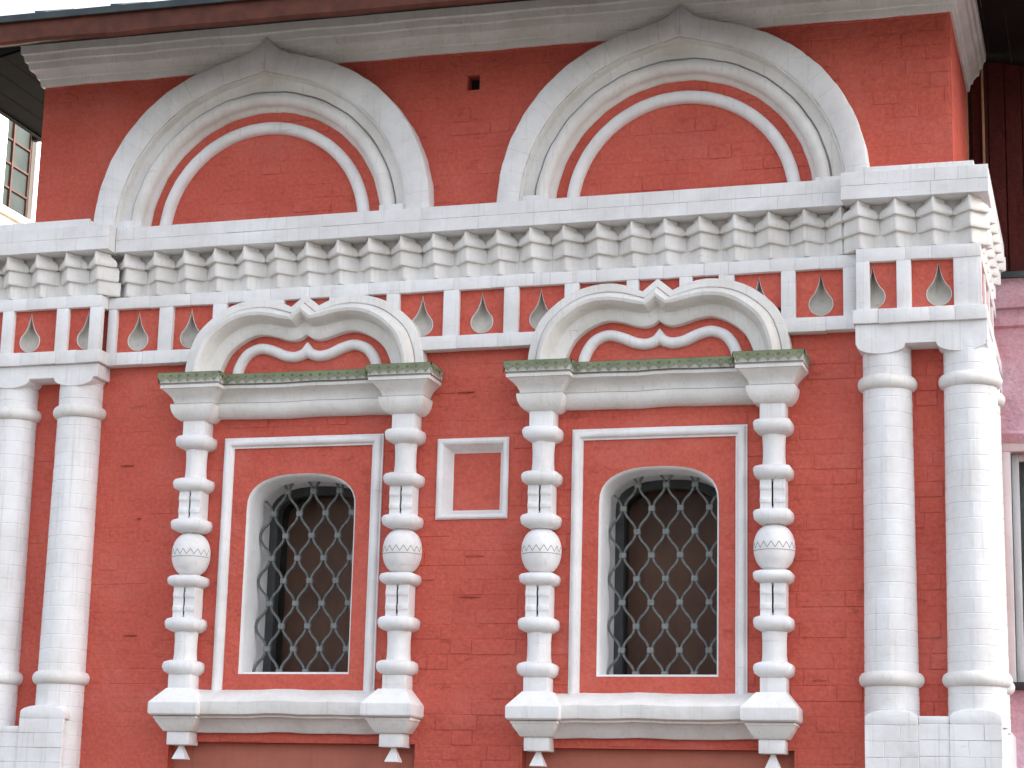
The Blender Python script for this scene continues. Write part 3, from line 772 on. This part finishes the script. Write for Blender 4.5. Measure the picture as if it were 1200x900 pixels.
# ------------------------------------------------------------------ blind arches of the attic
def arch(cx, which):
    def ro(phi): return 1.247 + .022 * math.sin(math.pi * min(1, max(0, (abs(phi) - 8) / 82))) - .008 + (.128 + .012 * (which == 0)) * math.exp(-abs(phi) / 4.2) + (.014 if which == 0 else 0)
    def ri(phi): return 1.092 + .05 * math.exp(-abs(phi) / 8)
    tag = 'left' if which == 0 else 'right'
    pol = lambda r, phi: (cx + r * math.sin(R_(phi)), AZ + r * math.cos(R_(phi)))
    # inner mouldings: step, cavetto, roll
    n = 72
    rows = []
    rk = [(1.10, 0.), (1.10, .118), (1.098, .120), (1.088, .122), (1.080, .100), (1.074, .076), (1.05, .066), (1.014, .064), (1.005, .060), (1.001, .024), (.993, .022)]
    rk += [(.945 + .047 * math.cos(math.pi * k / 9), .058 + .058 * math.sin(math.pi * k / 9)) for k in range(10)]
    rk += [(.898, .050), (.892, .036), (.878, .022), (.868, .010), (.866, 0.)]
    for i in range(n + 1):
        phi = -90 + 180 * i / n
        w = wob(phi * .06, which + 2, .0022)
        rows.append([(pol(r + (ri(phi) - 1.10 if r > 1.07 else 0) * 1 + w * .6, phi)[0], -d - w * (d > .01), pol(r + (ri(phi) - 1.10 if r > 1.07 else 0) + w * .6, phi)[1]) for r, d in rk])
    a_ = obj('blind_arch', MB().grid(rows, closed=True, caps=True).data('blind_arch', WHITE2, angle=32), house,
             label='%s white keel-pointed blind arch under the eaves' % tag)
    # voussoirs of the outer band
    rnd = random.Random(31 + which)
    edges = [-90]
    while edges[-1] < 82:
        edges.append(edges[-1] + rnd.choice((6.4, 7.0, 7.6, 3.6)))
    edges = [e for e in edges if abs(e) > 3.5 and e < 86] + [90]
    edges = sorted(edges + [0])
    for p0, p1 in zip(edges, edges[1:]):
        d = .133 + rnd.uniform(-.0012, .0012); g_ = .025
        m_ = max(2, int((p1 - p0) / 1.5)); rr = []
        for k in range(m_ + 1):
            phi = p0 + g_ + (p1 - p0 - 2 * g_) * k / m_
            o_, i_ = ro(phi) + wob(phi * .09, which, .0018), ri(phi)
            pr_ = [(o_, 0.), (o_, d - .008), (o_ - .003, d - .003), (o_ - .009, d), ((o_ + i_) / 2, d + .001), (i_ + .006, d), (i_, d - .005), (i_, 0.)]
            rr.append([(pol(r, phi)[0], -dd, pol(r, phi)[1]) for r, dd in pr_])
        obj('voussoir', MB().grid(rr, closed=True, caps=True).data('voussoir', WHITE, angle=40), a_)
    rows = []
    for i in range(61):
        phi = -90 + 180 * i / 60
        rows.append([(pol(.748 + .043 * math.cos(math.pi * k / 9), phi)[0], -(.012 + .046 * math.sin(math.pi * k / 9)) - wob(phi * .07, 4, .0015), pol(.748 + .043 * math.cos(math.pi * k / 9), phi)[1]) for k in range(10)] + [(pol(.705, phi)[0], .0, pol(.705, phi)[1]), (pol(.791, phi)[0], .0, pol(.791, phi)[1])])
    obj('thin_roll', MB().grid(rows, closed=True, caps=True).data('thin_roll', WHITE, angle=60), a_)
    for s in (-1, 1):     # foot blocks of the mouldings
        obj('foot_block', MB().box(cx + s * .98 - .09, cx + s * .98 + .09, -.112, .01, AZ - .02, AZ + .10).data('foot_block', WHITE, bevel=.005), a_)
for i, cx in enumerate(ARC): arch(cx, i)

# ------------------------------------------------------------------ top cornice and roof
pc = [(6.978, .0), (6.978, .018), (6.99, .024), (7.03, .030), (7.034, .044), (7.06, .052), (7.085, .072), (7.09, .088), (7.10, .092), (7.14, .098), (7.146, .116), (7.19, .126), (7.20, .14), (7.265, .145), (7.265, .0)]
rows = []
n = 40
for i in range(n + 1):
    x = XL + (XR - XL) * i / n
    rows.append([((x - d if i == 0 else x + d if i == n else x), -d - wob(x, 9, .002) * (d > 0), z + wob(x, 12, .003)) for z, d in pc])
rows.append([(XR + d, RET + .03, z) for z, d in pc])
rows.insert(0, [(XL - d, .6, z) for z, d in pc])
obj('eaves_cornice', MB().grid(rows, closed=True, caps=True).data('eaves_cornice', WHITE2, angle=30), house, label='greyish white moulded cornice under the eaves')

RX0, RX1 = -4.75, 3.55
ED = .90; EZ = (at(0, 52, ED)[1] + at(590, 0, ED)[1]) / 2; ET = (at(0, 22, ED)[1] + at(240, 0, ED)[1]) / 2     # eave edge: projection, lower and upper height
roof = obj('roof', MB().add([(RX0, -ED - .03, ET), (RX1, -ED - .03, ET), (RX1, 1.6, ET + 1.1), (RX0, 1.6, ET + 1.1), (RX0, -ED - .03, ET - .008), (RX1, -ED - .03, ET - .008), (RX1, 1.6, ET + 1.05), (RX0, 1.6, ET + 1.05)],
            [(0, 1, 2, 3), (4, 5, 6, 7), (0, 1, 5, 4), (1, 2, 6, 5), (2, 3, 7, 6), (3, 0, 4, 7)]).data('roof', TIN, smooth=False), house, label='dark tin roof edge along the top')
n = 30; rows = []
for i in range(n + 1):
    x = RX0 + (RX1 - RX0) * i / n; w = wob(x, 15, .004)
    rows.append([(x, -ED + .035, EZ + .002 + w), (x, -ED + .005, EZ + w), (x, -ED - .008, EZ + .02 + w), (x, -ED - .014, ET - .02 + w * .5), (x, -ED - .028, ET - .009), (x, -ED + .035, ET - .009)])
obj('fascia', MB().grid(rows, closed=True, caps=True).data('fascia', EAVE, angle=30), roof)
for k in range(11):
    x = -3.42 + k * .58 + random.uniform(-.03, .03); y0, y1, zz = -ED - .035, -ED + .5, ET - .004
    obj('seam', MB().add([(x, y0, zz), (x + .004, y0, zz), (x, y0, zz + .024), (x + .004, y0, zz + .024), (x, y1, zz + .23), (x + .004, y1, zz + .23), (x, y1, zz + .26), (x + .004, y1, zz + .26), (x + .085, y0 - .002, zz + .006), (x + .085, y0 - .002, zz + .013)],
        [(0, 1, 3, 2), (0, 2, 6, 4), (1, 3, 7, 5), (2, 3, 7, 6), (0, 2, 9, 8)]).data('seam', TIN, smooth=False), roof)
# soffit boards of the front eave (tilted up to the wall) and of the side eave
x = RX0
while x < 3.5:
    w = .16; z0, z1 = EZ + .02, 7.315
    obj('soffit_board', MB().add([(x + .003, -ED + .03, z0), (x + w - .003, -ED + .03, z0), (x + w - .003, -.002, z1), (x + .003, -.002, z1), (x + .003, -ED + .03, z0 + .018), (x + w - .003, -ED + .03, z0 + .018), (x + w - .003, -.002, z1 + .018), (x + .003, -.002, z1 + .018)],
        [(0, 1, 2, 3), (4, 5, 6, 7), (0, 1, 5, 4), (1, 2, 6, 5), (2, 3, 7, 6), (3, 0, 4, 7)]).data('soffit_board', SOFFIT, smooth=False), roof)
    x += w
for k in range(6):
    x0 = XR + .02 + k * .15; z0 = 7.285 - k * .035
    obj('side_soffit_board', MB().add([(x0, -.08, z0), (x0 + .145, -.08, z0 - .034), (x0 + .145, 2.6, z0 - .034), (x0, 2.6, z0), (x0, -.08, z0 + .02), (x0 + .145, -.08, z0 - .014), (x0 + .145, 2.6, z0 - .014), (x0, 2.6, z0 + .02)],
        [(0, 1, 2, 3), (4, 5, 6, 7), (0, 1, 5, 4), (1, 2, 6, 5), (2, 3, 7, 6), (3, 0, 4, 7)]).data('side_soffit_board', SOFFIT, smooth=False), roof)

obj('verge_infill', MB().box(XL - .80, XL - .76, -ED + .05, 1.5, 7.10, 7.75).data('verge_infill', SOFFIT, smooth=False), roof)  # added near-black sheet, closes a bright sky gap at the verge
obj('gable_infill', MB().box(RX0 + .02, XL + .1, 1.42, 1.47, 7.12, 8.0).data('gable_infill', SOFFIT, smooth=False), roof)  # added near-black sheet, keeps bright sky from showing behind the left eave
obj('drip_edge', MB().box(RX0, RX1, -ED - .045, -ED - .030, ET - .048, ET + .004).data('drip_edge', TIN, bevel=.004, seg=1), roof)
for k in range(5):
    x0 = XL - .02 - k * .15; z0 = 7.285 - k * .035
    obj('side_soffit_board', MB().add([(x0, -.08, z0), (x0 - .145, -.08, z0 - .034), (x0 - .145, 1.5, z0 - .034), (x0, 1.5, z0), (x0, -.08, z0 + .02), (x0 - .145, -.08, z0 - .014), (x0 - .145, 1.5, z0 - .014), (x0, 1.5, z0 + .02)],
        [(0, 1, 2, 3), (4, 5, 6, 7), (0, 1, 5, 4), (1, 2, 6, 5), (2, 3, 7, 6), (3, 0, 4, 7)]).data('side_soffit_board', SOFFIT, smooth=False), roof)
# ------------------------------------------------------------------ columns, capital blocks, pedestals
_cm = {}
def col_brick(r, a, h, seed):
    k = (round(r, 4), round(a, 3), round(h, 4), seed)
    if k in _cm: return _cm[k]
    rnd = random.Random(seed); na = 6; rows = []
    for z, dr in ((0, -.022), (0, -.0024), (.0026, 0), (h / 2, .0002), (h - .0026, 0), (h, -.0024), (h, -.022)):
        row = []
        for i in range(-1, na + 2):
            t = min(max(i, 0), na) / na; ed = -.018 if i in (-1, na + 1) else (-.0003 if i in (0, na) else 0)
            rr = r + dr + ed + rnd.uniform(-.0003, .0003); an = a * (t - .5)
            row.append((rr * math.sin(an), -rr * math.cos(an), z + rnd.uniform(-.0004, .0004)))
        rows.append(row)
    _cm[k] = MB().grid(rows).data('brick', WHITE, angle=25); return _cm[k]
def column(x, y, r0, r1, label, full=False, seed=0, zf=2.38):
    """engaged brick column: r0 at foot, r1 at neck"""
    zn = 4.74; zr0, zr1 = 2.665, 4.505
    n = 32
    R0 = lambda z: r0 + (r1 - r0) * (z - zf) / (zn - zf)
    c = obj('column', MB().grid([[(x + (R0(z) - .0030) * math.cos(2 * math.pi * i / n), y + (R0(z) - .0030) * math.sin(2 * math.pi * i / n), z) for i in range(n)] for z in (zf, zn)], closed=True, caps=True).data('column', WHITE, angle=50), house, label=label)
    rnd = random.Random(seed); z = zf; row = 0
    while z < zn - .02:
        h = min(H, zn - z); rr = R0(z + h / 2)
        if abs(z + h / 2 - zr0) > .0 and True:
            nb_ = 4 if full else 3; a = R_(270 if full else 230) / nb_
            sh = (row % 2) * a * .5 + rnd.uniform(-.06, .06)
            for i in range(nb_ + 1):
                an = (i - nb_ / 2) * a + sh
                if abs(an) > R_(140 if full else 120): continue
                obj('brick', col_brick(round(rr / .001) * .001, a - .0006 / rr, h - .0024, rnd.randrange(4)), c, (x, y, z), (0, 0, an))
        z += H; row += 1
    for zr in (zr0, zr1):
        rows = []
        rr = R0(zr)
        for t in range(13):
            an = -math.pi / 2 + math.pi * t / 12
            rows.append([(x + (rr - .008 + .042 * math.cos(an) + .001 * math.sin(i * 2.3 + seed)) * math.cos(2 * math.pi * i / 40), y + (rr - .008 + .042 * math.cos(an)) * math.sin(2 * math.pi * i / 40), zr + .046 * math.sin(an)) for i in range(40)])
        obj('ring', MB().grid(rows, closed=True).data('ring', WHITE2, angle=70), c)
    return c
CD = -.035
column(2.258, CD, .166, .150, 'inner column of the right pair, round white brick with two rings', seed=1)
column(2.768, CD, .176, .160, 'corner column of the right pair, round white brick with two rings', full=True, seed=2)
column(2.765, .52, .166, .150, 'column round the corner behind the right pair', full=True, seed=3)
column(-3.342, CD, .168, .152, 'inner column of the left pair, round white brick with two rings', seed=4, zf=1.70)
column(-3.845, CD, .166, .150, 'outer column of the left pair, cut by the picture edge', seed=5, zf=1.70)

def capital(x0, x1, lobes, label, ret=None):
    zt, d = 4.852, .192
    pts = [(x0, tz(x0, zt)), (x0, 4.735)]
    n = 10
    for i, (c, w) in enumerate(lobes):
        for k in range(n + 1):
            an = math.pi * k / n
            pts.append((c - w * math.cos(an), 4.737 - .062 * math.sin(an) ** .9))
    pts += [(x1, 4.735), (x1, tz(x1, zt))]
    pts = [p for i, p in enumerate(pts) if i == 0 or math.hypot(p[0] - pts[i - 1][0], p[1] - pts[i - 1][1]) > 1e-4]
    o = obj('capital_block', MB().prism(pts, -d, .03).data('capital_block', WHITE, angle=35, bevel=.004, seg=1), house, label=label)
    return o
cp = capital(2.080, 2.888, [(2.236, .152), (2.728, .152)], 'white block with a scalloped lower edge on the right pair of columns')
pts = [(-.186, 4.85), (-.186, 4.737)]
for c_, w in ((.0 - .03, .15), (.52, .152), (1.05, .152)):
    for k in range(11):
        an = math.pi * k / 10; pts.append((c_ - w * math.cos(an), 4.737 - .062 * math.sin(an) ** .9))
pts += [(RET + .1, 4.737), (RET + .1, 4.85)]
rows = [[(XR - .02, y, z) for y, z in pts], [(2.886, y, z) for y, z in pts]]
obj('return_block', MB().grid(rows, closed=True, caps=True).data('return_block', WHITE, angle=35), cp)
capital(-4.5, -3.150, [(-4.32, .152), (-3.826, .152), (-3.332, .152)], 'white block with a scalloped lower edge on the left pair of columns')

def pedestal(x0, spans, label, seed, side=None):
    """courses of white brick under a pair of columns; spans [(x0,x1,top,arched,d)]"""
    a_, b_ = spans[0][0], spans[-1][1]
    p = obj('pedestal', MB().box(a_ + .003, b_ - .02, -.205, .02, 0, min(2.385, min(q[2] for q in spans) - .05)).data('pedestal', WHITE, smooth=False), house, label=label)
    rnd = random.Random(seed)
    for s0, s1, top, arched, d in spans:
        z = top - (.085 if arched else .045)
        # cap piece: rounded over the column foot
        if arched:
            n = 10; pts = [(s0, z), (s1, z)] + [((s0 + s1) / 2 + (s1 - s0) / 2 * math.cos(math.pi * k / n), z + .045 + .045 * math.sin(math.pi * k / n)) for k in range(n + 1)]
        else: pts = [(s0, z), (s1, z), (s1, z + .045), (s0, z + .045)]
        obj('cap_stone', MB().prism([(x + (.001 if x < (s0 + s1) / 2 else -.001), zz) for x, zz in pts], -d, .02).data('cap_stone', WHITE, angle=40, bevel=.006, seg=2), p)
        r = 0
        while z > 1.75:
            sp = [s0, s1] if s1 - s0 < .2 else ([s0, s0 + (s1 - s0) * (.36 if r % 2 else .66), s1])
            for u, v in zip(sp, sp[1:]):
                brick(v - u - .0008, .0952, .012, WHITE, p, ((u + v) / 2, -d + .012 + rnd.uniform(-.0015, .0015), z - .048), rot=(rnd.uniform(-.008, .008), 0, rnd.uniform(-.003, .003)), cham=.003, jit=.0008)
            z -= .0965; r += 1
    return p
pd = pedestal(0, [(2.112, 2.430, 2.470, True, .222), (2.430, 2.612, 2.440, False, .216), (2.612, 2.918, 2.478, True, .224)], 'white brick pedestal under the right pair of columns', 5)
obj('return_pedestal', MB().box(XR - .02, 2.915, -.2, RET + .1, 0, 2.42).data('return_pedestal', WHITE, bevel=.01), pd)
pedestal(0, [(-4.02, -3.70, 2.335, False, .216), (-3.70, -3.537, 2.335, False, .216), (-3.537, -3.206, 2.47, True, .224)], 'white brick pedestal under the left pair of columns', 6)

# ------------------------------------------------------------------ window grilles
def grille(c, dz, which):
    y = .20; hp = .0952; rp = .1535
    root = empty('window_grille', (c, y, OPZ0 + dz), '%s wrought iron window grille of wavy bars in the arched opening' % ('left' if which == 0 else 'right'), 'grille', 'window grilles')
    zc0 = 3.640 + dz; xc0 = c + .008
    def top(x):
        t = min(1, abs(x - c) / (OPW - .03)); return OPZS + dz + (OPZT - OPZS - .02) * max(0, 1 - t ** (1 / .78 * 2 / 1)) ** (.78 / 2 * 1.0) if t < 1 else OPZS + dz
    sec = [(-.0068, -.010), (.0068, -.010), (.0068, .010), (-.0068, .010)]
    def bar_path(j):
        xm = xc0 + (j + .5) * hp; pts = []
        z = OPZ0 + dz - .03
        while z < OPZT + dz:
            r = (z - zc0) / rp
            x = xm + -math.copysign(1, math.cos(math.pi * (r + j))) * (hp / 2 - .009) * abs(math.cos(math.pi * (r + j))) ** .85
            yy = y
            ed = abs(x - c) - (OPW - .07)
            if ed > 0: yy = y - ed * .25
            if abs(x - c) < OPW - .02 and z < top(x) + .01: pts.append((x, yy, z))
            z += rp / 10
        return pts
    for j in range(-5, 5):
        pts = bar_path(j); seg = []
        segs = []
        for p in pts:
            if seg and p[2] - seg[-1][2] > rp / 9: segs.append(seg); seg = []
            seg.append(p)
        segs.append(seg)
        for sg in segs:
            if len(sg) < 3: continue
            rows = []
            for i, p in enumerate(sg):
                a = Vector(sg[max(i - 1, 0)]); b = Vector(sg[min(i + 1, len(sg) - 1)]); t = (b - a).normalized()
                sd = Vector((t.z, 0, -t.x)).normalized()
                rows.append([(p[0] + sd.x * u - c, p[1] + v - y, p[2] + sd.z * u - OPZ0 - dz) for u, v in sec])
            obj('bar', MB().grid(rows, closed=True, caps=True).data('bar', IRON, angle=50), root)
    cm = MB().box(-.0215, .0215, -.015, .014, -.018, .018).data('collar', IRONL, bevel=.003, seg=1)
    for k in range(-5, 6):
        for r in range(-8, 4):
            if (r + k) % 2: continue
            x = xc0 + k * hp; z = zc0 + r * rp
            if abs(x - c) > OPW - .035 or z > top(x) - .03 or z < OPZ0 + dz + .01: continue
            obj('collar', cm, root, (x - c, 0, z - OPZ0 - dz), (0, random.uniform(-.06, .06), 0))
for i, (c, dz) in enumerate(zip(WCX, WDZ)): grille(c, dz, i)

# ------------------------------------------------------------------ pink building on the right, set back
BY = RET
def bt(px, py): return at(px, py, -BY)
pz = bt(1185, 322)[1]
wx0, wz1 = bt(1184, 530); wz0 = bt(1186, 800)[1]
pink = empty('pink_building', (3.6, BY, 0), 'pink plastered building with a white framed window, set back on the right', 'building')
def pobj(name, mb, mat, parent=pink, **k):
    me = mb.data(name, mat, **k); 
    if parent is pink: me.transform(Matrix.Translation((-3.6, -BY, 0)))
    else: me.transform(Matrix.Translation((-3.6, -BY, 0)))
    return obj(name, me, parent)
mb = MB(); W1 = wx0 + .95
for q in ((XR - .1, wx0, 0, pz), (W1, 16., 0, pz), (wx0, W1, wz1, pz), (wx0, W1, 0, wz0)):
    mb.box(q[0], q[1], BY, BY + .35, q[2], q[3])
pobj('wall', mb, PINK, smooth=False)
z1, z2 = bt(1185, 362)[1], bt(1185, 381)[1]
pobj('moulding', run([(z1 - .0, -BY), (z1, -BY + .05), (z1 + .06, -BY + .09), (z1 + .12, -BY + .10), (pz - .02, -BY + .10), (pz - .02, -BY)], XR, 9., 3), PINK)
pobj('moulding', run([(z2 - .02, -BY), (z2 - .01, -BY + .035), (z2 + .05, -BY + .045), (z2 + .06, -BY)], XR, 9., 4), PINK)
pobj('ledge', MB().add([(XR + .05, BY - .16, pz - .02), (9, BY - .16, pz - .02), (9, BY + .3, pz + .06), (XR + .05, BY + .3, pz + .06), (XR + .05, BY - .16, pz - .06), (9, BY - .16, pz - .06), (9, BY + .3, pz - .018), (XR + .05, BY + .3, pz - .018)], [(0, 1, 2, 3), (4, 5, 6, 7), (0, 1, 5, 4), (1, 2, 6, 5), (2, 3, 7, 6), (3, 0, 4, 7)]), TIN, smooth=False)
pobj('lintel_moulding', run([(wz1 + .06, -BY), (wz1 + .06, -BY + .03), (wz1 + .12, -BY + .05), (wz1 + .15, -BY)], XR, 9., 6), PINK)
win = pobj('window', MB().box(wx0 - .09, wx0 + .0, BY - .02, BY + .14, wz0 - .0, wz1 + .0).box(W1, W1 + .09, BY - .02, BY + .14, wz0, wz1).box(wx0 - .09, W1 + .09, BY - .022, BY + .14, wz1, wz1 + .07), WHITE, bevel=.006)
pobj('sash', MB().box(wx0, wx0 + .05, BY + .08, BY + .13, wz0, wz1).box(W1 - .05, W1, BY + .08, BY + .13, wz0, wz1).box(wx0 + .05, W1 - .05, BY + .081, BY + .129, wz1 - .05, wz1).box(wx0 + .05, W1 - .05, BY + .081, BY + .129, wz0, wz0 + .05).box((wx0 + W1) / 2 - .03, (wx0 + W1) / 2 + .03, BY + .082, BY + .128, wz0 + .05, wz1 - .05), WHITE, win, bevel=.004)
pobj('glass', MB().box(wx0 + .04, W1 - .04, BY + .10, BY + .104, wz0 + .04, wz1 - .04), GLASS, win, smooth=False)
pobj('curtain', MB().grid([[(wx0 + (W1 - wx0) * i / 30, BY + .30 + .02 * math.sin(i * 1.7), wz0 - .1), (wx0 + (W1 - wx0) * i / 30, BY + .30 + .02 * math.sin(i * 1.7), wz1 + .1)] for i in range(31)]), ROOMCLOTH, win)
pobj('window_ledge', MB().box(wx0 - .14, W1 + .14, BY - .06, BY + .09, wz0 - .05, wz0), TIN, win, bevel=.005)
# dark red boarded upper storey above the ledge
up = obj('upper_wall', MB().box(XR - .1 - 3.6, 16 - 3.6, .20, .5, pz - .05, 14.).data('upper_wall', DRED, smooth=False), pink, label='dark red boarded upper storey in the shade of the eaves')  # unseen upper part raised and lengthened to keep sun off the return
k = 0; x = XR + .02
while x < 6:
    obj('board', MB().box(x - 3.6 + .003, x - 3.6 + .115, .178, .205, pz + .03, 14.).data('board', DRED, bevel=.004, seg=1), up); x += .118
for px in (1134, 1153):
    xx, _ = at(px, 180, -BY - .15)
    obj('trim', MB().box(xx - 3.6 - .008, xx - 3.6 + .008, .150, .180, pz + .03, 14.).data('trim', BEIGE, bevel=.002, seg=1), up)

# ------------------------------------------------------------------ cream building on the left
XW = -6.2
lb = empty('cream_building', (XW, 2., 0), 'sunlit cream building with a brown casement window, behind the upper left corner', 'building')
def lobj(name, mb, mat, parent=lb, **k):
    me = mb.data(name, mat, **k); me.transform(Matrix.Translation((-XW, -2., 0))); return obj(name, me, parent)
ya, za = atx(10, 148, XW); yb, zb_ = atx(42, 166, XW); yc, zc_ = atx(2, 243, XW); yd, zd_ = atx(34, 260, XW)
wy0, wy1 = (ya + yc) / 2, (yb + yd) / 2; wzt, wzb = max(za, zb_) + .5, (zc_ + zd_) / 2
print('cream window', wy0, wy1, wzb, wzt)
mb = MB()
for q in ((2.2, wy0, 0, 9.0), (wy1, 9., 0, 9.0), (wy0, wy1, wzt, 9.0), (wy0, wy1, 0, wzb)):
    mb.box(XW - .4, XW, q[0], q[1], q[2], q[3])
lobj('wall', mb, CREAM, smooth=False)
wn_ = lobj('window', MB().box(XW - .07, XW - .03, wy0, wy0 + .025, wzb, wzt).box(XW - .07, XW - .03, wy1 - .03, wy1, wzb, wzt).box(XW - .069, XW - .031, wy0, wy1, wzt - .03, wzt).box(XW - .069, XW - .031, wy0, wy1, wzb, wzb + .03), BROWNWOOD, smooth=False)
my = wy0 + (wy1 - wy0) * .34
lobj('mullion', MB().box(XW - .072, XW - .025, my - .014, my + .014, wzb, wzt), BROWNWOOD, wn_, smooth=False)
for k in (1, 2, 3, 4):
    z = wzb + k * .235
    lobj('glazing_bar', MB().box(XW - .068, XW - .032, wy0, wy1, z - .009, z + .009), BROWNWOOD, wn_, smooth=False)
lobj('glass', MB().box(XW - .052, XW - .048, wy0, wy1, wzb, wzt), DIMGLASS, wn_, smooth=False)
lobj('curtain', MB().box(XW - .2, XW - .18, wy0 - .2, wy1 + .2, wzb - .2, wzt + .2), DIMCLOTH, wn_, smooth=False)
lobj('sill', MB().box(XW - .05, XW + .05, wy0 - .06, wy1 + .06, wzb - .06, wzb), WHITE, wn_, bevel=.006)
lobj('casing', MB().box(XW, XW + .02, wy1, wy1 + .12, wzb, wzt), WHITE, wn_, bevel=.004)
